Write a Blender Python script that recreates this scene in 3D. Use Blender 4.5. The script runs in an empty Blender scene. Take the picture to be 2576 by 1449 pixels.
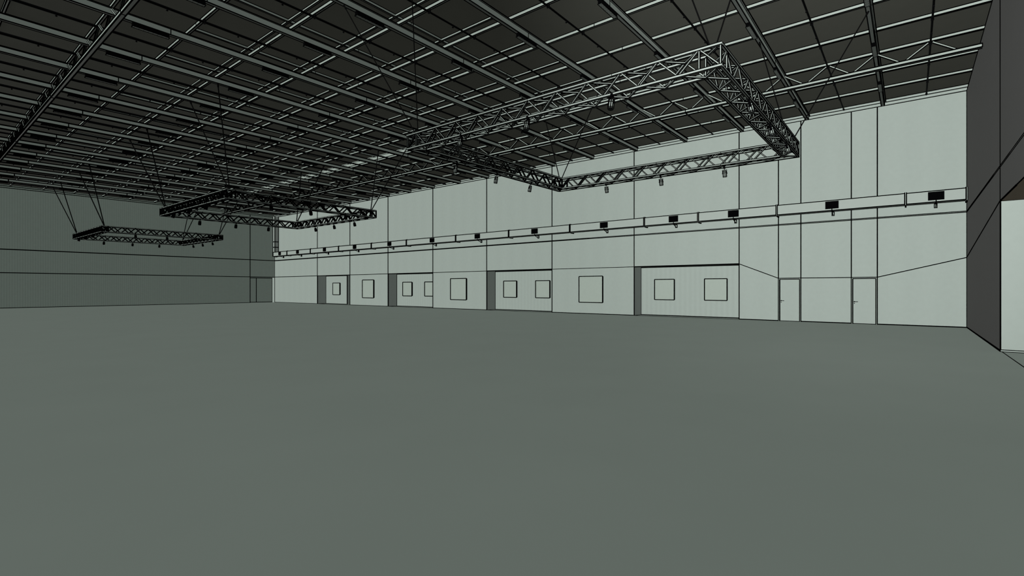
import bpy, math
from mathutils import Vector, Matrix

S = bpy.context.scene
C = S.collection
V = Vector

# ------------------------------------------------------------------ materials
def principled(name, col, rough=0.85, metal=0.0, spec=0.2):
    m = bpy.data.materials.new(name)
    m.use_nodes = True
    b = m.node_tree.nodes['Principled BSDF']
    b.inputs['Base Color'].default_value = (*col, 1)
    b.inputs['Roughness'].default_value = rough
    b.inputs['Metallic'].default_value = metal
    b.inputs['Specular IOR Level'].default_value = spec
    return m

def mottled(name, col, amount=0.04, scale=6.0, rough=0.9, rib=None, rib_amt=0.0, spec=0.1):
    """painted sheet with faint mottling and, optionally, vertical ribs along one axis"""
    m = principled(name, col, rough, 0, spec)
    nt = m.node_tree
    b = nt.nodes['Principled BSDF']
    tc = nt.nodes.new('ShaderNodeTexCoord')
    no = nt.nodes.new('ShaderNodeTexNoise')
    no.inputs['Scale'].default_value = scale
    no.inputs['Detail'].default_value = 3
    nt.links.new(tc.outputs['Object'], no.inputs['Vector'])
    mr = nt.nodes.new('ShaderNodeMapRange')
    mr.inputs['From Min'].default_value = 0.3
    mr.inputs['From Max'].default_value = 0.7
    mr.inputs['To Min'].default_value = 1 - amount
    mr.inputs['To Max'].default_value = 1 + amount
    nt.links.new(no.outputs['Fac'], mr.inputs['Value'])
    val = mr.outputs['Result']
    if rib:
        axis, period = rib
        wv = nt.nodes.new('ShaderNodeTexWave')
        wv.wave_type = 'BANDS'
        wv.bands_direction = axis
        wv.wave_profile = 'SIN'
        wv.inputs['Scale'].default_value = (2 * math.pi / period) / 20.0
        wv.inputs['Distortion'].default_value = 0.0
        nt.links.new(tc.outputs['Object'], wv.inputs['Vector'])
        m2 = nt.nodes.new('ShaderNodeMapRange')
        m2.inputs['To Min'].default_value = 1 - rib_amt
        m2.inputs['To Max'].default_value = 1 + rib_amt
        nt.links.new(wv.outputs['Fac'], m2.inputs['Value'])
        mm = nt.nodes.new('ShaderNodeMath')
        mm.operation = 'MULTIPLY'
        nt.links.new(val, mm.inputs[0])
        nt.links.new(m2.outputs['Result'], mm.inputs[1])
        val = mm.outputs['Value']
    sc = nt.nodes.new('ShaderNodeVectorMath')
    sc.operation = 'SCALE'
    sc.inputs[0].default_value = col
    nt.links.new(val, sc.inputs['Scale'])
    nt.links.new(sc.outputs['Vector'], b.inputs['Base Color'])
    return m

PAINT = (0.575, 0.65, 0.60)
M = {
    'edge': principled('black_edge_paint', (0.002, 0.002, 0.002), 0.9, 0, 0.0),
    'steel': mottled('pale_steel_paint', (0.60, 0.68, 0.62), 0.02, 3, 0.6),
    'truss': principled('truss_aluminium', (0.50, 0.565, 0.52), 0.6, 0.0, 0.15),
    'wall': mottled('pale_wall_panel', PAINT, 0.015, 5, 0.9, ('Y', 1.21), 0.008),
    'niche': mottled('ribbed_niche_panel', PAINT, 0.015, 5, 0.9, ('Y', 0.30), 0.02),
    'wall_left': mottled('ribbed_grey_panel', (0.575, 0.685, 0.61), 0.02, 5, 0.9, ('X', 0.16), 0.06),
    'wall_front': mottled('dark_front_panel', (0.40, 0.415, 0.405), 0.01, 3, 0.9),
    'soffit': mottled('brown_soffit', (0.85, 0.75, 0.58), 0.02, 3, 0.9),
    'floor': mottled('grey_green_floor', (0.50, 0.575, 0.52), 0.015, 0.6, 0.8),
    'deck': mottled('dark_roof_deck', (0.45, 0.475, 0.40), 0.02, 2, 0.9),
    'pipe': principled('dark_pipe', (0.006, 0.006, 0.007), 0.8, 0, 0.05),
    'cable': principled('black_cable', (0.005, 0.005, 0.005), 0.8, 0, 0.05),
    'black': principled('black_plastic', (0.0025, 0.0025, 0.003), 0.9, 0, 0.02),
    'duct': mottled('white_duct_sheet', (0.61, 0.68, 0.63), 0.01, 4, 0.7),
    'dark': principled('dark_plate', (0.05, 0.045, 0.04), 0.8, 0, 0.1),
    'lens': principled('dark_lens', (0.003, 0.003, 0.004), 0.5, 0, 0.1),
    'board': mottled('pale_board_face', (0.60, 0.68, 0.61), 0.015, 6, 0.9),
}

EYE = V((0.0, 0.0, 1.7))

def ew(p, k=0.00155, lo=0.006, hi=0.075):
    """thickness of the dark edging of a member: outline widened with distance from the eye point"""
    return max(lo, min(hi, k * (V(p) - EYE).length))

# ------------------------------------------------------------------ mesh builder
class MB:
    def __init__(s):
        s.v, s.f, s.m = [], [], []

    def quad(s, pts, mat=0):
        n = len(s.v)
        s.v += [tuple(p) for p in pts]
        s.f.append(tuple(range(n, n + len(pts))))
        s.m.append(mat)

    def hexa(s, c, mat=0):
        n = len(s.v)
        s.v += [tuple(p) for p in c]
        for q in ((0, 3, 2, 1), (4, 5, 6, 7), (0, 1, 5, 4), (1, 2, 6, 5), (2, 3, 7, 6), (3, 0, 4, 7)):
            s.f.append(tuple(n + i for i in q))
            s.m.append(mat)

    def box(s, x0, x1, y0, y1, z0, z1, mat=0, e=False, ek=0.00155):
        s.hexa([(x0, y0, z0), (x1, y0, z0), (x1, y1, z0), (x0, y1, z0),
                (x0, y0, z1), (x1, y0, z1), (x1, y1, z1), (x0, y1, z1)], mat)
        if e:
            for y in (y0, y1):
                for z in (z0, z1):
                    s.edge((x0, y, z), (x1, y, z), ek)
            for x in (x0, x1):
                for z in (z0, z1):
                    s.edge((x, y0, z), (x, y1, z), ek)
                for y in (y0, y1):
                    s.edge((x, y, z0), (x, y, z1), ek)

    def bar(s, p, q, w, h=None, mat=0, up=None):
        p, q = V(p), V(q)
        h = w if h is None else h
        d = (q - p).normalized()
        u = V(up) if up is not None else (V((0, 0, 1)) if abs(d.z) < 0.9 else V((1, 0, 0)))
        a = d.cross(u).normalized()
        b = a.cross(d).normalized()
        a *= w / 2
        b *= h / 2
        s.hexa([p - a - b, p + a - b, p + a + b, p - a + b, q - a - b, q + a - b, q + a + b, q - a + b], mat)

    def edge(s, p, q, k=0.00155, seg=3.1, w=None, hi=0.075):
        p, q = V(p), V(q)
        L = (q - p).length
        if L < 1e-6:
            return
        n = max(1, int(math.ceil(L / seg)))
        for i in range(n):
            a = p.lerp(q, i / n)
            b = p.lerp(q, (i + 1) / n)
            s.bar(a, b, w or ew((a + b) / 2, k, hi=hi), mat=1)

    def rod(s, p, q, w, up, k=0.0013, e=True):
        """square rod with dark edging"""
        p, q = V(p), V(q)
        s.bar(p, q, w, mat=0, up=up)
        if not e:
            return
        d = (q - p).normalized()
        a = d.cross(V(up)).normalized()
        b = a.cross(d).normalized()
        t = ew((p + q) / 2, k)
        for i in (-1, 1):
            for j in (-1, 1):
                o = a * (i * w / 2) + b * (j * w / 2)
                s.bar(p + o, q + o, t, mat=1, up=up)

    def tube(s, p, q, r, n=10, mat=0, r2=None, caps=True):
        p, q = V(p), V(q)
        r2 = r if r2 is None else r2
        d = (q - p).normalized()
        u = V((0, 0, 1)) if abs(d.z) < 0.9 else V((1, 0, 0))
        a = d.cross(u).normalized()
        b = a.cross(d).normalized()
        i0 = len(s.v)
        for c, rr in ((p, r), (q, r2)):
            for i in range(n):
                t = 2 * math.pi * i / n
                s.v.append(tuple(c + (a * math.cos(t) + b * math.sin(t)) * rr))
        for i in range(n):
            j = (i + 1) % n
            s.f.append((i0 + i, i0 + n + i, i0 + n + j, i0 + j))
            s.m.append(mat)
        if caps:
            s.f.append(tuple(i0 + i for i in range(n)))
            s.m.append(mat)
            s.f.append(tuple(i0 + n + i for i in reversed(range(n))))
            s.m.append(mat)

    def build(s, name, mats, parent=None, origin=(0, 0, 0)):
        me = bpy.data.meshes.new(name)
        o = V(origin)
        me.from_pydata([tuple(V(v) - o) for v in s.v], [], s.f)
        for m in (mats if isinstance(mats, (list, tuple)) else [mats]):
            me.materials.append(M[m])
        nm = len(me.materials)
        me.polygons.foreach_set('material_index', [min(i, nm - 1) for i in s.m])
        me.validate()
        me.update()
        ob = bpy.data.objects.new(name, me)
        C.objects.link(ob)
        if parent is not None:
            ob.parent = parent
        else:
            ob.location = o
        return ob

def empty(name, loc):
    o = bpy.data.objects.new(name, None)
    o.empty_display_size = 0.2
    o.location = loc
    C.objects.link(o)
    return o

def tag(o, label, cat, group=None, kind=None):
    o['label'] = label
    o['category'] = cat
    if group:
        o['group'] = group
    if kind:
        o['kind'] = kind
    return o

def struct(o, label, cat):
    return tag(o, label, cat, None, 'structure')

ORD = ('first second third fourth fifth sixth seventh eighth ninth tenth eleventh twelfth thirteenth '
       'fourteenth fifteenth sixteenth seventeenth eighteenth nineteenth twentieth').split()

# ------------------------------------------------------------------ dimensions of the hall
XW = 28.6          # face of the long pale wall
YF = 59.1          # face of the far grey wall
YN = -1.865        # face of the dark front wall
ZT = 10.09         # top of the walls, underside of the roof beams
BEAM_Y = [1.0 + 3.03 * k for k in range(19)]
PIPE_Y = [-0.535 + 3.03 * k for k in range(20)]
PUR_X = [2.165 + 2.046 * j for j in range(13)]
X_LO, Y_LO = -3.0, -7.0
R_X0, R_X1, R_Y0, R_Y1 = 6.33, 20.60, 10.20, 57.4      # raised part of the roof
Z_DECK, Z_RAISED = 10.40, 10.68

# ------------------------------------------------------------------ floor
b = MB()
b.box(X_LO, XW + 3, Y_LO, YF + 3, -0.3, 0.0, 0)
struct(b.build('floor', ['floor', 'edge']), 'wide empty grey-green hall floor', 'floor')

b = MB()
b.bar((8.0, YN - 0.03, 0.002), (18.5, YN - 0.03, 0.002), 0.022, 0.006)
struct(b.build('trim_1', ['edge']), 'thin dark joint line across the floor under the opening in the dark front wall', 'floor joint')

# ------------------------------------------------------------------ right wall
NICHES = [(7.22, 13.28), (19.36, 25.39), (31.45, 37.50), (43.57, 49.62)]
DOORS = [(1.21, 2.21), (4.31, 5.32)]
b = MB()
b.box(XW, XW + 0.35, YN - 0.4, YF + 0.7, 3.0, ZT)
solid = []
y = YN - 0.4
for a0, a1 in sorted(NICHES):
    solid.append((y, a0))
    y = a1
solid.append((y, YF + 0.7))
for (s0, s1) in solid:
    ds = [d for d in DOORS if s0 <= d[0] and d[1] <= s1]
    yy = s0
    for d0, d1 in ds:
        b.box(XW, XW + 0.35, yy, d0, 0, 3.0)
        b.box(XW, XW + 0.35, d0, d1, 2.2, 3.0)
        yy = d1
    b.box(XW, XW + 0.35, yy, s1, 0, 3.0)
def seam(b, p, q, k=0.0016):
    b.edge(p, q, k, seg=3.1)
fx = XW
for ys in (13.28, 19.36, 25.39, 31.45, 37.50, 43.57, 49.62, 7.22):
    seam(b, (fx, ys, 0), (fx, ys, ZT))
for ys in (5.32, 4.31, 2.21, 1.21):
    seam(b, (fx, ys, 2.2), (fx, ys, ZT))
seam(b, (fx, YN, 0), (fx, YN, ZT))
seam(b, (fx, YF, 0), (fx, YF, ZT))
prev = YF
for a0, a1 in sorted(NICHES, reverse=True):
    seam(b, (fx, prev, 3.0), (fx, a1, 3.0), 0.0012)
    seam(b, (fx, a1, 3.0), (fx, a0, 3.0), 0.0022)
    prev = a0
seam(b, (fx, 7.22, 3.0), (fx, 5.32, 2.2), 0.0014)
seam(b, (fx, 4.31, 2.2), (fx, 2.21, 2.2), 0.0014)
seam(b, (fx, 1.21, 2.2), (fx, YN, 3.0), 0.0014)
wr = b.build('wall_right', ['wall', 'edge'])
struct(wr, 'long pale grey-green panelled wall with four recesses and two doors', 'wall')

# recess linings belong to the wall
for i, (a0, a1) in enumerate(NICHES):
    b = MB()
    d = 1.0
    deep = (i == 3)
    ys = 45.6 if deep else a0
    b.box(XW + d, XW + d + 0.2, ys, a1, 0, 3.0)
    b.box(XW + 0.35, XW + d + 0.2, a1, a1 + 0.15, 0, 3.0)
    b.box(XW + 0.35, XW + d + 0.8, a0 - 0.15, a0, 0, 3.0)
    b.box(XW + 0.35, XW + d + 0.8, a0, a1, 3.0, 3.15)
    if deep:
        b.box(XW + d + 0.6, XW + d + 0.8, a0, ys + 0.2, 0, 3.0)
        b.box(XW + d + 0.2, XW + d + 0.6, ys, ys + 0.2, 0, 3.0)
        seam(b, (XW + d, ys, 0), (XW + d, ys, 3.0), 0.0014)
    seam(b, (XW + d, a1, 0), (XW + d, a1, 3.0), 0.0016)
    seam(b, (XW + d, ys, 2.985), (XW + d, a1, 2.985), 0.0020)
    seam(b, (XW + d, ys, 0.02), (XW + d, a1, 0.02), 0.0020)
    seam(b, (XW, a0, 0.003), (XW, a1, 0.003), 0.0011)
    seam(b, (XW, a1 - 0.005, 0.01), (XW + d, a1 - 0.005, 0.01), 0.0013)
    b.build('recess', ['niche', 'edge'], wr)

b = MB()
for (s0, s1) in solid:
    ds = [d for d in DOORS if s0 <= d[0] and d[1] <= s1]
    yy = max(s0, YN)
    for d0, d1 in ds:
        b.box(XW - 0.012, XW, yy, d0, 0, 0.05, 0)
        yy = d1
    b.box(XW - 0.012, XW, yy, min(s1, YF), 0, 0.05, 0)
struct(b.build('baseboard_right', ['edge']), 'thin black baseboard along the foot of the long pale wall', 'baseboard')

# thin double rail at 4.95 m round the walls
b = MB()
b.box(XW - 0.012, XW, YN, YF, 4.93, 4.965, 0)
for z in (4.925, 4.97):
    b.edge((XW - 0.012, YN, z), (XW - 0.012, YF, z), 0.00125)
struct(b.build('trim_2', ['wall', 'edge']), 'narrow double rail running along the long pale wall below the duct', 'wall rail')
b = MB()
b.box(X_LO, XW, YF - 0.02, YF, 4.90, 4.99, 0)
struct(b.build('trim_3', ['edge']), 'thick black rail across the far ribbed grey wall', 'wall rail')

# eaves bands on top of the walls
b = MB()
b.box(XW, XW + 0.3, Y_LO, YF + 0.5, ZT, 10.24)
b.box(XW + 0.06, XW + 0.3, Y_LO, YF + 0.5, 10.24, Z_DECK)
for z, dx in ((ZT, 0), (10.24, 0), (10.385, 0.06)):
    b.edge((XW + dx, Y_LO, z), (XW + dx, YF, z), 0.0012)
struct(b.build('trim_4', ['wall', 'edge']), 'stepped pale eaves band on top of the long wall', 'eaves band')
b = MB()
b.box(X_LO, XW, YF, YF + 0.3, ZT, 10.24)
b.box(X_LO, XW, YF + 0.06, YF + 0.3, 10.24, Z_DECK)
for z, dy in ((ZT, 0), (10.24, 0), (10.385, 0.06)):
    b.edge((X_LO, YF + dy, z), (XW, YF + dy, z), 0.0010)
struct(b.build('trim_5', ['wall_left', 'edge']), 'stepped grey eaves band on top of the far ribbed wall', 'eaves band')

# ------------------------------------------------------------------ far wall
XR = 25.75
b = MB()
b.box(X_LO, XR, YF, YF + 0.3, 0, ZT)
b.box(XR, XW, YF, YF + 0.3, 2.93, ZT)
seam(b, (XR, YF, 0), (XR, YF, ZT), 0.0015)
seam(b, (X_LO, YF, 2.98), (XW, YF, 2.98), 0.0014)
seam(b, (X_LO, YF, 0.02), (XR, YF, 0.02), 0.0022)
struct(b.build('wall_left', ['wall_left', 'edge']), 'far ribbed grey wall at the end of the hall', 'wall')

b = MB()
yb = YF + 0.63
b.box(XR - 0.2, XW, yb, yb + 0.1, 0, 2.98)
b.box(XR, XW, YF + 0.3, yb, 2.93, 3.0, 1)
b.edge((XR, yb, 0.05), (XW, yb, 0.05), 0.002)
b.edge((XR, yb, 2.86), (XW, yb, 2.86), 0.002)
b.edge((26.72, yb, 0.05), (26.72, yb, 2.9), 0.0016)
b.edge((XW, yb, 0), (XW, yb, 2.9), 0.0016)
d3 = b.build('door_3', ['wall_left', 'edge'])
struct(d3, 'recessed two-leaf ribbed grey door in the far corner', 'door')

# ------------------------------------------------------------------ front (near) wall with opening
XJ, ZO = 18.49, 4.03
b = MB()
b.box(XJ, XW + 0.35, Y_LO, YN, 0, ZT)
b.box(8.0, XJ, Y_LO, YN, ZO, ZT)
seam(b, (XJ, YN, 0), (XJ, YN, ZT), 0.0016)
seam(b, (XW, YN, 0), (XW, YN, ZT), 0.0014)
seam(b, (8.0, YN, ZO), (XJ, YN, ZO), 0.0016)
seam(b, (8.0, YN, ZT), (XW, YN, ZT), 0.0014)
seam(b, (8.0, YN, 4.925), (XW, YN, 4.925), 0.0011)
seam(b, (8.0, YN, 4.97), (XW, YN, 4.97), 0.0011)
seam(b, (XJ, YN, ZO), (XW, YN, 3.0), 0.0014)
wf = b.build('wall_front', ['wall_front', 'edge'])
struct(wf, 'dark grey front wall at the right edge with an opening', 'wall')
b = MB()
b.box(XJ - 0.012, XJ, Y_LO, YN, 0.0, ZO - 0.01)
b.box(XJ - 0.03, XJ - 0.012, Y_LO, YN - 0.004, 0.0, 0.05)
seam(b, (XJ - 0.03, Y_LO, 0.055), (XJ - 0.03, YN - 0.004, 0.055), 0.0011)
seam(b, (XJ - 0.03, Y_LO, 0.005), (XJ - 0.03, YN - 0.004, 0.005), 0.0013)
b.build('jamb_lining', ['wall', 'edge'], wf)
b = MB()
b.box(8.0, XJ - 0.012, Y_LO, YN - 0.005, ZO - 0.012, ZO)
seam(b, (XJ - 0.012, Y_LO, ZO - 0.012), (XJ - 0.012, YN, ZO - 0.012), 0.0013)
b.build('soffit', ['soffit', 'edge'], wf)
b = MB()
b.box(XJ, XW, YN, YN + 0.012, 0, 0.055)
struct(b.build('baseboard_front', ['edge']), 'black baseboard along the foot of the dark front wall', 'baseboard')

# ------------------------------------------------------------------ ceiling
b = MB()
def slab(x0, x1, y0, y1, z):
    b.box(x0, x1, y0, y1, z, z + 0.12)
slab(X_LO, R_X0, Y_LO, YF + 0.5, Z_DECK)
slab(R_X1, XW + 0.35, Y_LO, YF + 0.5, Z_DECK)
slab(R_X0, R_X1, Y_LO, R_Y0, Z_DECK)
slab(R_X0, R_X1, R_Y1, YF + 0.5, Z_DECK)
slab(R_X0, R_X1, R_Y0, R_Y1, Z_RAISED)
struct(b.build('ceiling', ['deck', 'edge']), 'dark roof deck above the steel grid with a raised middle part', 'ceiling')
b = MB()
b.box(R_X1 - 0.03, R_X1 - 0.002, R_Y0, R_Y1, Z_DECK - 0.012, Z_RAISED - 0.002)
b.box(R_X0 - 0.03, R_X0, R_Y0, R_Y1, Z_DECK, Z_RAISED)
b.box(R_X0, R_X1, R_Y1 - 0.03, R_Y1, Z_DECK, Z_RAISED)
b.box(R_X0, R_X1, R_Y0, R_Y0 + 0.03, Z_DECK, Z_RAISED)
b.edge((R_X1 - 0.03, R_Y0, 10.40), (R_X1 - 0.03, R_Y1, 10.40), 0.0009, hi=0.03)
b.edge((R_X1 - 0.03, R_Y0, 10.60), (R_X1 - 0.03, R_Y1, 10.60), 0.0009, hi=0.03)
struct(b.build('trim_6', ['steel', 'edge']), 'pale upstand strip round the raised middle part of the roof', 'roof upstand')

# ------------------------------------------------------------------ roof beams
SPLICE_X = [5.80, 13.40, 20.75]
LIGHT_X = [0.70, 4.76, 8.81, 12.87, 16.93, 21.00, 25.08]

def in_view(p, m=60):
    c_, s_ = math.cos(math.radians(38.70)), math.sin(math.radians(38.70))
    z = p[0] * c_ + p[1] * s_
    if z < 0.5:
        return False
    f = 17.5 / 36 * 2576
    x = 1288 + f * (p[0] * s_ - p[1] * c_) / z
    y = 724.5 - f * (p[2] - 1.7) / z
    return -m < x < 2576 + m and -m < y < 1449 + m

for k, yb in enumerate(BEAM_Y):
    org = (XW, yb, ZT)
    b = MB()
    x0, x1 = X_LO, XW
    z0, z1 = ZT, 10.285
    b.box(x0, x1, yb - 0.055, yb + 0.06, z0, z0 + 0.012)
    b.box(x0, x1, yb - 0.105, yb + 0.06, z1 - 0.012, z1)
    b.box(x0, x1, yb - 0.055, yb - 0.045, z0 + 0.012, z1 - 0.012)
    for (dy, z) in ((-0.055, z0), (0.06, z0), (-0.055, z1 - 0.012), (-0.105, z1 - 0.004), (0.06, z1)):
        b.edge((x0, yb + dy, z), (x1, yb + dy, z), 0.0014, hi=0.055)
    for xs in SPLICE_X:
        b.edge((xs, yb - 0.056, z0), (xs, yb - 0.056, z1), 0.0012)
    b.edge((x1, yb - 0.056, z0), (x1, yb - 0.056, z1), 0.0015)
    o = b.build('roof_beam', ['steel', 'edge'], None, org)
    tag(o, 'pale steel roof beam meeting the long wall, %s from the dark front wall' % ORD[k],
        'roof beam', 'roof beams across the hall', 'thing')
    # slim ribbed luminaires screwed under the beam
    first = None
    for li, xp in enumerate(LIGHT_X):
        if not (in_view((xp, yb, 9.96)) or in_view((xp + 1.0, yb, 9.96))):
            continue
        at = V((xp, yb, 9.96))
        if first is None:
            h = MB()
            ln, ya, yc, ht = 1.0, -0.075, 0.056, ZT - 9.96 - 0.002
            h.box(0, ln, ya + 0.012, yc - 0.012, 0.012, ht, 0)
            nf = 24
            for q in range(nf):
                xx = ln * (q + 0.5) / nf
                h.box(xx - 0.008, xx + 0.008, ya, yc, 0.014, ht - 0.02, 0)
            for q in range(2):
                xx = ln * (0.2 + 0.6 * q)
                h.box(xx - 0.03, xx + 0.03, ya + 0.03, yc - 0.03, ht - 0.01, ht + 0.001, 0)
            first = h.build('linear_luminaire', ['black', 'edge'], None, (0, 0, 0))
            d = MB()
            d.box(0.0, ln, ya, yc, 0.0, 0.012, 0)
            t = 0.0010 * (at - EYE).length
            for (p, q) in (((0, ya, 0), (ln, ya, 0)), ((0, yc, 0), (ln, yc, 0)), ((0, ya, 0), (0, yc, 0)), ((ln, ya, 0), (ln, yc, 0))):
                d.edge(p, q, w=t)
            for q in range(8):
                xx = ln * (q + 0.5) / 8
                for dy in (-0.045, 0.028):
                    d.tube((xx, dy, 0.0), (xx, dy, -0.004), 0.010, 6, 1)
            d.build('cover', ['steel', 'edge'], first)
            o2 = first
        else:
            o2 = first.copy()
            C.objects.link(o2)
            for ch in first.children:
                c2 = ch.copy()
                C.objects.link(c2)
                c2.parent = o2
        o2.location = at
        tag(o2, 'slim black luminaire under the %s beam from the front wall, %s from the long wall'
            % (ORD[k], ORD[6 - li]), 'luminaire', 'slim luminaires under the roof beams', 'thing')

# upper (raised roof) beams and purlins
kk = [k for k in range(4, 19)]
for i, k in enumerate(kk):
    yb = BEAM_Y[k] + 0.06
    b = MB()
    b.box(R_X0, R_X1, yb, yb + 0.06, 10.585, Z_RAISED)
    b.edge((R_X0, yb, 10.585), (R_X1, yb, 10.585), 0.0013, hi=0.028)
    b.edge((R_X0, yb + 0.06, 10.585), (R_X1, yb + 0.06, 10.585), 0.0010, hi=0.028)
    b.edge((R_X0, yb, Z_RAISED - 0.01), (R_X1, yb, Z_RAISED - 0.01), 0.0012, hi=0.028)
    for xs in (11.0, 16.1):
        b.edge((xs, yb, 10.585), (xs, yb, Z_RAISED), 0.0010)
    o = b.build('upper_roof_beam', ['steel', 'edge'], None, (R_X1, yb, 10.585))
    tag(o, 'thin grey beam under the raised roof part, %s from the dark front wall' % ORD[i],
        'roof beam', 'thin beams of the raised roof part', 'thing')
for i, j in enumerate(range(3, 10)):
    xp = PUR_X[j]
    b = MB()
    b.box(xp, xp + 0.05, R_Y0, R_Y1, 10.60, Z_RAISED - 0.005)
    for dx, z in ((0, 10.60), (0.05, 10.60), (0, Z_RAISED - 0.01)):
        b.edge((xp + dx, R_Y0, z), (xp + dx, R_Y1, z), 0.0012, hi=0.026)
    o = b.build('upper_roof_purlin', ['steel', 'edge'], None, (xp, R_Y0, 10.60))
    tag(o, 'thin pale purlin under the raised roof part, %s from the long pale wall' % ORD[6 - i],
        'purlin', 'thin purlins of the raised roof part', 'thing')

# ------------------------------------------------------------------ purlins along the hall
for j, xp in enumerate(PUR_X):
    b = MB()
    z0, z1 = 10.285, Z_DECK - 0.012
    b.box(xp, xp + 0.065, Y_LO, YF, z0, z1)
    for dx, z in ((0, z0), (0.065, z0), (0, z1)):
        b.edge((xp + dx, Y_LO, z), (xp + dx, YF, z), 0.0013, hi=0.036)
    for ys in (8.11, 18.27, 28.43, 38.6, 48.8):
        b.edge((xp, ys, z0), (xp, ys, z1), 0.0011)
    o = b.build('roof_purlin', ['steel', 'edge'], None, (xp, YN, z0))
    tag(o, 'pale roof purlin along the hall, %s from the long pale wall' % ORD[12 - j],
        'purlin', 'roof purlins along the hall', 'thing')

# ------------------------------------------------------------------ sprinkler pipes
head = None
for k, yp in enumerate(PIPE_Y):
    zc = 10.21
    b = MB()
    r = max(0.030, min(0.05, 0.0016 * abs(yp) + 0.012))
    b.tube((X_LO, yp, zc), (28.45, yp, zc), r, 10)
    for xp in PUR_X:
        b.box(xp + 0.005, xp + 0.06, yp - r - 0.012, yp + r + 0.012, zc - r - 0.008, 10.285)
    b.tube((28.36, yp, zc), (28.47, yp, zc), r + 0.014, 10)
    o = b.build('sprinkler_pipe', ['pipe'], None, (28.45, yp, zc))
    tag(o, 'thin black sprinkler pipe across the hall, %s from the dark front wall' % ORD[k],
        'pipe', 'black sprinkler pipes under the roof', 'thing')
    h = MB()
    h.tube((0, 0, -r + 0.005), (0, 0, -r - 0.035), 0.024, 8)
    h.tube((0, 0, -r - 0.035), (0, 0, -r - 0.055), 0.036, 8, 0, 0.012)
    first = None
    for xp in [PUR_X[0] - 1.0] + [x + 1.045 for x in PUR_X[:12]]:
        if first is None:
            first = h.build('sprinkler_head', ['pipe'], o)
            c = first
        else:
            c = first.copy()
            C.objects.link(c)
            c.parent = o
        c.location = (xp - 28.45, 0, 0)

# ------------------------------------------------------------------ lattice girders under two purlins
NODES = sorted(BEAM_Y + PIPE_Y)
for gi, (xg, lab) in enumerate(((PUR_X[10], 'pale lattice roof girder along the hall, the one nearer the long wall'),
                                (PUR_X[1], 'lattice roof girder along the hall at the left edge, seen from below'))):
    org = (xg, YN, 9.68)
    root = empty('roof_girder', org)
    tag(root, lab, 'roof girder', 'lattice girders under the roof', 'thing')
    zc0, zc1 = 9.69, 9.805
    xa, xb = xg - 0.02, xg + 0.10
    b = MB()
    b.box(xa, xb, YN + 0.005, YF - 0.05, zc0, zc1)
    for x, z in ((xa, zc0), (xb, zc0), (xa, zc1), (xb, zc1)):
        b.edge((x, YN + 0.005, z), (x, YF - 0.05, z), 0.0016)
    for ys in (8.0, 17.95, 28.1, 38.0, 48.0):
        b.edge((xa, ys, zc0), (xa, ys, zc1), 0.0014)
        b.edge((xa, ys, zc0), (xb, ys, zc0), 0.0014)
    b.edge((xa, YN + 0.005, zc0), (xa, YN + 0.005, zc1), 0.002)
    b.build('lower_chord', ['steel', 'edge'], root, org)
    xm = xg + 0.032
    for yn in NODES:
        for sgn in (-1, 1):
            p = V((xm, yn + sgn * 0.06, 10.25))
            q = V((xm, yn + sgn * 0.70, zc1 - 0.01))
            if q.y < YN or q.y > YF - 0.1:
                continue
            d = MB()
            d.rod(p, q, 0.052, (1, 0, 0), 0.0008)
            d.build('diagonal', ['steel', 'edge'], root, org)

# ------------------------------------------------------------------ hanging truss frames
TW = 0.44
TC = 0.048
ZB, ZTOP = 5.80, 6.25
TX0, TX1 = 9.58, 17.80
TL = 8.97
FRAME_Y = [2.72, 24.42, 45.98]
WHICH = ['nearest', 'middle', 'farthest']

def zigzag(add, P, Q, n, first_on_p, inset=0.024):
    """braces between two chords given as functions t->point (t in 0..n)"""
    for i in range(n):
        if first_on_p:
            a, m_, c = P(i), Q(i + 0.5), P(i + 1)
        else:
            a, m_, c = Q(i), P(i + 0.5), Q(i + 1)
        add(a, m_)
        add(m_, c)

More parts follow.
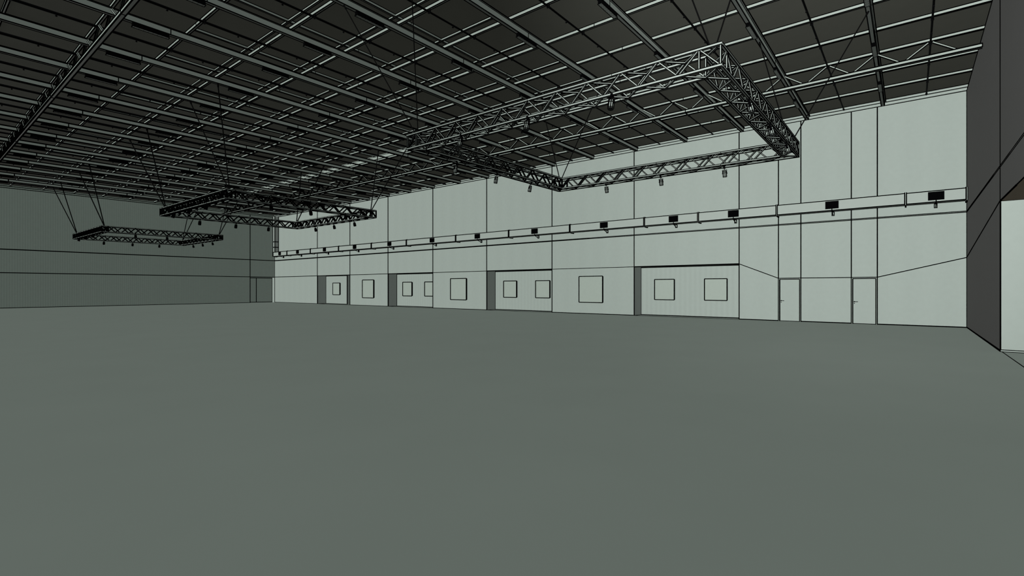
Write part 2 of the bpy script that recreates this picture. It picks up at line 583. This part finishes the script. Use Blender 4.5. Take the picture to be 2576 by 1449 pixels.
spot_pts = []
for fi, y0 in enumerate(FRAME_Y):
    y1 = y0 + TL
    org = ((TX0 + TX1) / 2, (y0 + y1) / 2, ZB)
    root = empty('truss_frame', org)
    tag(root, '%s of the three square lattice truss frames hung on cables' % WHICH[fi], 'truss frame',
        'hanging lighting truss frames', 'thing')
    kE = 0.0013
    h = TC / 2
    zb, zt = ZB + h, ZTOP - h
    # sides: (name, axis, outer coordinate, inner coordinate, start, end)
    sides = [('left', 'y', TX0 + h, TX0 + TW - h, y0, y1), ('right', 'y', TX1 - h, TX1 - TW + h, y0, y1),
             ('near', 'x', y0 + h, y0 + TW - h, TX0, TX1), ('far', 'x', y1 - h, y1 - TW + h, TX0, TX1)]
    for (sn, ax, co, ci, s0, s1) in sides:
        def pt(c, s, z, ax=ax):
            return V((c, s, z)) if ax == 'y' else V((s, c, z))
        m0, m1 = s0 + TW - h, s1 - TW + h
        so = empty('truss_section', (0, 0, 0))
        so.parent = root
        up = (0, 0, 1)
        for z_ in (zb, zt):
            for c_, e0, e1 in ((co, s0 + (0 if ax == 'y' else TC), s1 - (0 if ax == 'y' else TC)),
                               (ci, s0 + TW - TC, s1 - TW + TC)):
                ch = MB()
                nseg = 3
                p, q = pt(c_, e0, z_), pt(c_, e1, z_)
                ch.bar(p, q, TC, mat=0, up=up)
                d = (q - p).normalized()
                a = d.cross(V(up)).normalized()
                for ii in (-1, 1):
                    for jj in (-1, 1):
                        o_ = a * (ii * h) + V((0, 0, jj * h))
                        ch.edge(p + o_, q + o_, kE, seg=1.6, hi=0.022)
                for fr in (0.25, 0.5, 0.75):
                    cpt = pt(c_, s0 + (s1 - s0) * fr, z_)
                    t_ = ew(cpt, 0.0011)
                    ch.bar(cpt - d * t_ / 2, cpt + d * t_ / 2, TC + 0.004, mat=1)
                ch.build('chord', ['truss', 'edge'], so, org)
        n = 10 if ax == 'y' else 9
        st = (m1 - m0) / n
        BR = 0.028
        def brace(a, c, upv):
            br = MB()
            dd = (c - a).normalized()
            br.rod(a + dd * 0.012, c - dd * 0.012, BR, upv, (0.0010, 0.0009, 0.0008)[fi])
            br.build('brace', ['truss', 'edge'], so, org)
        nv = V((1, 0, 0)) if ax == 'y' else V((0, 1, 0))
        for c_, ph in ((co, True), (ci, False)):
            zigzag(lambda a, c: brace(a, c, nv), lambda t, c_=c_: pt(c_, m0 + t * st, zt),
                   lambda t, c_=c_: pt(c_, m0 + t * st, zb), n, ph)
        for z_, ca, cb_ in ((zt, co, ci), (zb, ci, co)):
            zigzag(lambda a, c: brace(a, c, V((0, 0, 1))), lambda t, z_=z_, ca=ca: pt(ca, m0 + t * st, z_),
                   lambda t, z_=z_, cb_=cb_: pt(cb_, m0 + t * st, z_), n, True)
        # lamps: three per side, under the outer chord
        for fr, wn in ((0.25, 0), (0.5, 1), (0.75, 2)):
            out = {'left': (-1, 0), 'right': (1, 0), 'near': (0, -1), 'far': (0, 1)}[sn]
            spot_pts.append((fi, sn, wn, pt(co, s0 + (s1 - s0) * fr, ZB), out))
    # corner posts and corner braces
    for cx, sx in ((TX0 + h, 1), (TX1 - h, -1)):
        for cy, sy in ((y0 + h, 1), (y1 - h, -1)):
            t2 = TW - TC
            for dx in (0, t2):
                for dy in (0, t2):
                    p = MB()
                    p.rod(V((cx + sx * dx, cy + sy * dy, zb)), V((cx + sx * dx, cy + sy * dy, zt)), 0.03, (1, 0, 0), 0.0011)
                    p.build('corner_post', ['truss', 'edge'], root, org)
            def cb(a, c, upv):
                p = MB()
                p.rod(a, c, 0.028, upv, 0.0011)
                p.build('corner_brace', ['truss', 'edge'], root, org)
            cb(V((cx, cy + sy * t2, zt)), V((cx, cy, zb)), (1, 0, 0))
            cb(V((cx + sx * t2, cy, zt)), V((cx, cy, zb)), (0, 1, 0))
            cb(V((cx, cy, zb)), V((cx + sx * t2, cy + sy * t2, zb)), (0, 0, 1))
            cb(V((cx, cy, zt)), V((cx + sx * t2, cy + sy * t2, zt)), (0, 0, 1))

# ------------------------------------------------------------------ spotlights under the truss frames
PLACE = {'left': ('long side away from the pale wall', ('front', 'middle', 'rear')),
         'right': ('long side facing the pale wall', ('front', 'middle', 'rear')),
         'near': ('front short side', ('left', 'middle', 'right')),
         'far': ('rear short side', ('left', 'middle', 'right'))}

def make_spot(fi):
    k = 0.0012
    dist = [12, 32, 50][fi]
    t = min(0.03, k * dist)
    root = empty('spotlight', (0, 0, 0))
    b = MB()
    b.box(-0.032, 0.032, -0.032, 0.032, -0.035, 0.052)
    b.tube((0, 0, -0.03), (0, 0, -0.07), 0.012, 8)
    b.build('clamp', ['black'], root)
    b = MB()
    b.box(-0.070, 0.070, -0.015, 0.015, -0.075, -0.063)
    for sx in (-1, 1):
        b.box(sx * 0.070 - 0.006, sx * 0.070 + 0.006, -0.015, 0.015, -0.20, -0.063)
        b.tube((sx * 0.055, 0, -0.19), (sx * 0.086, 0, -0.19), 0.018, 8)
    b.build('yoke', ['black'], root)
    b = MB()
    n = 8
    prof = [(-0.085, 0.030), (-0.115, 0.052), (-0.165, 0.057), (-0.175, 0.059), (-0.29, 0.059), (-0.31, 0.063)]
    for (za, ra), (zc, rc) in zip(prof, prof[1:]):
        b.tube((0, 0, za), (0, 0, zc), ra, n, 0, rc, caps=False)
    b.tube((0, 0, -0.080), (0, 0, -0.085), 0.02, n, 0, 0.026)
    w = max(0.017, t * 1.3)
    for i in range(n):
        a = 2 * math.pi * (i + 0.5) / n
        for (za, ra), (zc, rc) in zip(prof, prof[1:]):
            b.bar((ra * math.cos(a), ra * math.sin(a), za), (rc * math.cos(a), rc * math.sin(a), zc), w, mat=1)
    for zr, rr in ((-0.115, 0.053), (-0.170, 0.059), (-0.292, 0.061)):
        b.tube((0, 0, zr - w / 2), (0, 0, zr + w / 2), rr + 0.003, n * 2, 1)
    b.build('lamp_body', ['truss' if fi == 0 else 'black', 'edge'], root)
    b = MB()
    b.tube((0, 0, -0.308), (0, 0, -0.325), 0.064, 16, 0)
    b.build('lens', ['lens'], root)
    return root

def copy_tree(o, parent=None):
    c = o.copy()
    C.objects.link(c)
    c.parent = parent
    for ch in o.children:
        copy_tree(ch, c)
    return c

proto = {}
for (fi, sn, wn, p, out) in spot_pts:
    if fi not in proto:
        proto[fi] = o = make_spot(fi)
    else:
        o = copy_tree(proto[fi])
    side, names = PLACE[sn]
    o.location = p
    tilt = math.radians(13)
    # swing the lamp outwards from the frame, aiming axis -Z
    axis = V((-out[1], out[0], 0)) * -1
    yaw = Matrix.Rotation(math.atan2(out[1], out[0]) + math.pi / 2, 4, 'Z')
    o.rotation_mode = 'QUATERNION'
    o.rotation_quaternion = (Matrix.Rotation(tilt, 4, V((-out[1], out[0], 0)) * -1) @ yaw).to_quaternion()
    tag(o, '%s lamp under the %s of the %s truss frame' % (names[wn], side, WHICH[fi]), 'spotlight',
        'spotlights under the truss frames', 'thing')

# ------------------------------------------------------------------ suspension cables
ATT = [((0, 1), (3, 4)), ((7, 8), (10, 11)), ((14, 15), (17, 18))]
for fi, y0 in enumerate(FRAME_Y):
    for cx, ax_, sn in ((TX0 + TW / 2, 8.40, 'left'), (TX1 - TW / 2, 18.53, 'right')):
        for ei, (cy, en) in enumerate(((y0 + TW / 2, 'front'), (y0 + TL - TW / 2, 'rear'))):
            for bi, k in enumerate(ATT[fi][ei]):
                yb = BEAM_Y[k]
                p = V((cx, cy + (-0.04 if bi == 0 else 0.04), ZTOP + 0.01))
                q = V((ax_, yb, ZT - 0.005))
                mid = (p + q) / 2
                r = max(0.014, min(0.034, 0.0009 * (mid - EYE).length))
                b = MB()
                b.tube(p, q, r, 8)
                o = b.build('suspension_cable', ['cable'], None, p)
                tag(o, 'cable from the %s %s corner of the %s truss frame to the %s beam'
                    % (en, sn, WHICH[fi], ('nearer', 'farther')[bi]), 'cable', 'suspension cables of the truss frames', 'thing')
                d = (q - p).normalized()
                b = MB()
                b.tube(q - d * 0.13, q, r * 1.6, 8)
                b.build('beam_clamp', ['cable'], o, p)

# corner plates tying cable to frame belong to the frame's cable end
# ------------------------------------------------------------------ air duct along the long wall
DX0, DX1, DZ0, DZ1 = 28.12, 28.55, 5.41, 5.885
org = (DX0, YN, DZ0)
duct = empty('air_duct', org)
tag(duct, 'long pale air duct with black grilles running along the pale wall', 'duct', None, 'thing')
JOINTS = [0.18, 5.31, 9.24, 12.41, 17.61, 22.82, 28.25, 34.30, 39.36, 44.80, 50.17, 55.21]
GR = [-0.85, 2.94, 7.39, 10.64, 15.10, 20.50, 25.92, 31.02, 36.67, 42.05, 47.41, 52.87, 56.91]
cuts = [YN + 0.01] + JOINTS + [58.55]
for a0, a1 in zip(cuts, cuts[1:]):
    b = MB()
    b.box(DX0, DX1, a0, a1, DZ0, DZ1)
    for x, z in ((DX0, DZ0), (DX0, DZ1), (DX1, DZ0)):
        b.edge((x, a0, z), (x, a1, z), 0.0014)
    b.build('duct_section', ['duct', 'edge'], duct, org)
for yj in JOINTS + [YN + 0.03, 58.5]:
    b = MB()
    t = 0.06
    w = ew((DX0, yj, 5.6), 0.0016)
    b.box(DX0 - 0.03, DX1, yj - t / 2, yj + t / 2, DZ0 - 0.03, DZ1 + 0.03)
    for s_ in (-1, 1):
        yy = yj + s_ * t / 2
        b.edge((DX0 - 0.03, yy, DZ0 - 0.03), (DX0 - 0.03, yy, DZ1 + 0.03), 0.0015)
        b.edge((DX0 - 0.03, yy, DZ1 + 0.03), (DX1, yy, DZ1 + 0.03), 0.0012)
    b.build('joint_flange', ['duct', 'edge'], duct, org)
    b = MB()
    b.box(DX0 + 0.1, XW, yj - 0.03, yj + 0.03, DZ0 - 0.09, DZ0 - 0.03)
    b.build('foot_bracket', ['edge'], duct, org)
for yg in GR:
    b = MB()
    hw, z0, z1 = 0.27, 5.485, 5.845
    b.box(DX0 - 0.035, DX0 + 0.01, yg - hw, yg + hw, z0, z1)
    n = 12
    for i in range(n):
        yy = yg - hw + 2 * hw * (i + 0.5) / n
        b.box(DX0 - 0.055, DX0 - 0.03, yy - 0.012, yy + 0.012, z0 + 0.02, z1 - 0.02)
    b.build('air_grille', ['black'], duct, org)
    b = MB()
    yb_ = yg
    b.box(DX0 - 0.02, DX0, yb_ - 0.02, yb_ + 0.02, DZ0 - 0.02, DZ0 + 0.09, 1)
    b.box(DX0 - 0.02, XW, yb_ - 0.03, yb_ + 0.03, DZ0 - 0.055, DZ0 - 0.015, 1)
    b.box(XW - 0.05, XW, yb_ - 0.045, yb_ + 0.045, DZ0 - 0.20, DZ0 - 0.015, 0, True, 0.0011)
    b.bar((DX0 + 0.05, yb_, DZ0 - 0.06), (XW - 0.04, yb_, DZ0 - 0.19), 0.035, mat=1)
    b.build('wall_bracket', ['steel', 'edge'], duct, org)
# riser in the far corner
b = MB()
rx0, rx1, ry0, ry1 = 28.13, 28.56, 58.12, 58.55
b.box(rx0, rx1, ry0, ry1, DZ1, ZT - 0.02)
for x, yv in ((rx0, ry0), (rx1, ry0), (rx0, ry1)):
    b.edge((x, yv, DZ1), (x, yv, ZT - 0.02), 0.0013)
for z in (6.48, 7.12):
    b.box(rx0 - 0.04, rx1 + 0.02, ry0 - 0.04, ry1, z - 0.05, z + 0.05, 1)
b.build('riser', ['duct', 'edge'], duct, org)

# ------------------------------------------------------------------ wall boards
def board(x, yc, zc, w, hgt, label):
    b = MB()
    t = 0.10
    b.box(x - t, x, yc - w / 2, yc + w / 2, zc - hgt / 2, zc + hgt / 2)
    xf = x - t
    k = 0.0017
    y0_, y1_, z0_, z1_ = yc - w / 2, yc + w / 2, zc - hgt / 2, zc + hgt / 2
    o = b.build('wall_board', ['board', 'edge'], None, (x, yc, z0_))
    f = MB()
    f.edge((xf, y0_, z0_), (xf, y1_, z0_), k)
    f.edge((xf, y0_, z1_), (xf, y1_, z1_), k)
    f.edge((xf, y1_, z0_), (xf, y1_, z1_), k)
    f.edge((xf, y0_, z0_), (xf, y0_, z1_), k)
    f.box(xf + 0.005, x, y0_ - 0.006, y0_, z0_, z1_, 1)
    f.build('edge_frame', ['edge', 'edge'], o, (x, yc, z0_))
    tag(o, label, 'wall board', 'square boards on the long wall', 'thing')

board(XW, 16.27, 1.61, 1.74, 1.705, 'large square board on the wall between the two recesses nearest the doors')
board(XW, 28.35, 1.61, 1.77, 1.705, 'large square board on the wall between the second and third recesses from the doors')
board(XW, 40.45, 1.615, 1.77, 1.705, 'large square board on the wall between the two farthest recesses')
NB = [(8.71, 'right'), (11.73, 'left')]
board(XW + 1.0, 8.71, 1.61, 1.245, 1.24, 'small square board in the recess nearest the doors, right one')
board(XW + 1.0, 11.73, 1.605, 1.235, 1.24, 'small square board in the recess nearest the doors, left one')
board(XW + 1.0, 20.79, 1.61, 1.247, 1.245, 'small square board in the second recess from the doors, right one')
board(XW + 1.0, 23.82, 1.61, 1.256, 1.25, 'small square board in the second recess from the doors, left one')
board(XW + 1.0, 32.88, 1.61, 1.26, 1.245, 'small square board in the third recess from the doors, half hidden right one')
board(XW + 1.0, 35.88, 1.605, 1.28, 1.25, 'small square board in the third recess from the doors, left one')
board(XW + 1.0, 47.46, 1.61, 1.30, 1.245, 'small square board alone in the farthest recess')

# ------------------------------------------------------------------ doors
for i, (d0, d1) in enumerate(DOORS):
    xf = XW + 0.06
    b = MB()
    b.box(xf, xf + 0.05, d0 + 0.05, d1 - 0.05, 0.012, 2.145)
    o = b.build('door_%d' % (i + 1), ['wall', 'edge'], None, (xf, (d0 + d1) / 2, 0))
    struct(o, ('pale flush door with black lever handle, nearer the dark front wall',
               'pale flush door with black lever handle, nearer the recesses')[i], 'door')
    og = (xf, (d0 + d1) / 2, 0)
    b = MB()
    xo = XW - 0.02
    for (a0, a1, z0, z1) in ((d0, d0 + 0.055, 0, 2.2), (d1 - 0.055, d1, 0, 2.2), (d0 + 0.055, d1 - 0.055, 2.145, 2.2)):
        b.box(xo, xf + 0.05, a0, a1, z0, z1)
    k = 0.0014
    for yv in (d0, d0 + 0.055, d1 - 0.055, d1):
        b.edge((xo, yv, 0), (xo, yv, 2.2 if yv in (d0, d1) else 2.145), k)
    for yv in (d0 + 0.055, d1 - 0.055):
        b.edge((xf, yv, 0), (xf, yv, 2.145), k)
    b.edge((xo, d0, 2.2), (xo, d1, 2.2), k)
    b.edge((xo, d0 + 0.055, 2.145), (xo, d1 - 0.055, 2.145), k)
    b.edge((xf, d0 + 0.055, 2.145), (xf, d1 - 0.055, 2.145), k)
    b.edge((xf, d0 + 0.055, 0.01), (xf, d1 - 0.055, 0.01), k)
    b.build('door_frame', ['wall', 'edge'], o, og)
    b = MB()
    yh = d1 - 0.115
    b.tube((xf, yh, 1.05), (xf - 0.06, yh, 1.05), 0.013, 8)
    b.box(xf - 0.07, xf - 0.045, yh - 0.145, yh + 0.02, 1.035, 1.065)
    b.tube((xf, yh, 1.05), (xf - 0.012, yh, 1.05), 0.03, 12)
    b.tube((xf, yh, 0.975), (xf - 0.012, yh, 0.975), 0.022, 12)
    b.build('door_handle', ['black'], o, og)

# ------------------------------------------------------------------ light
def sun(name, travel, E, col=(1, 1, 1), shadow=True, angle=0.3):
    l = bpy.data.lights.new(name, 'SUN')
    l.energy = E
    l.color = col
    l.angle = angle
    l.use_shadow = shadow
    o = bpy.data.objects.new(name, l)
    C.objects.link(o)
    o.location = (5, 5, 8)
    o.rotation_euler = V(travel).to_track_quat('-Z', 'Y').to_euler()
    return o

sun('daylight', (1.64, 0.415, -0.72), 1.839, (0.962, 1.0, 0.972), False)
sun('bounce_fill_sun', (0, -0.31, 0.1), 0.326, (1.0, 0.98, 0.95), False)  # added fill for front wall and undersides, standing in for bounced light
sp = bpy.data.lights.new('wall_fill_spot', 'SPOT')  # added spot without a real fitting, brightens the near end of the long wall
sp.energy = 5200
sp.color = (1.0, 0.99, 1.0)
sp.spot_size = math.radians(60)
sp.spot_blend = 1.0
sp.shadow_soft_size = 1.5
sp.use_shadow = False
so_ = bpy.data.objects.new('wall_fill_spot', sp)
C.objects.link(so_)
so_.location = (-4.0, 0.0, 5.2)
so_.rotation_euler = (V((28.6, 2.0, 9.3)) - so_.location).to_track_quat('-Z', 'Y').to_euler()

w = bpy.data.worlds.new('sky')
w.use_nodes = True
S.world = w
bg = w.node_tree.nodes['Background']
bg.inputs['Color'].default_value = (1.0, 1.0, 1.0, 1)
bg.inputs['Strength'].default_value = 0.03

# ------------------------------------------------------------------ camera
cam = bpy.data.cameras.new('camera')
cam.sensor_width = 36.0
cam.lens = 17.5
cam.clip_start = 0.05
cam.clip_end = 300
co = bpy.data.objects.new('camera', cam)
C.objects.link(co)
co.location = EYE
co.rotation_euler = (math.radians(90), 0, math.radians(38.70 - 90))
S.camera = co

S.cycles.diffuse_bounces = 0
S.view_settings.view_transform = 'Standard'
S.view_settings.look = 'None'
S.view_settings.exposure = 0.0
S.view_settings.gamma = 1.0
S.view_settings.use_curve_mapping = False
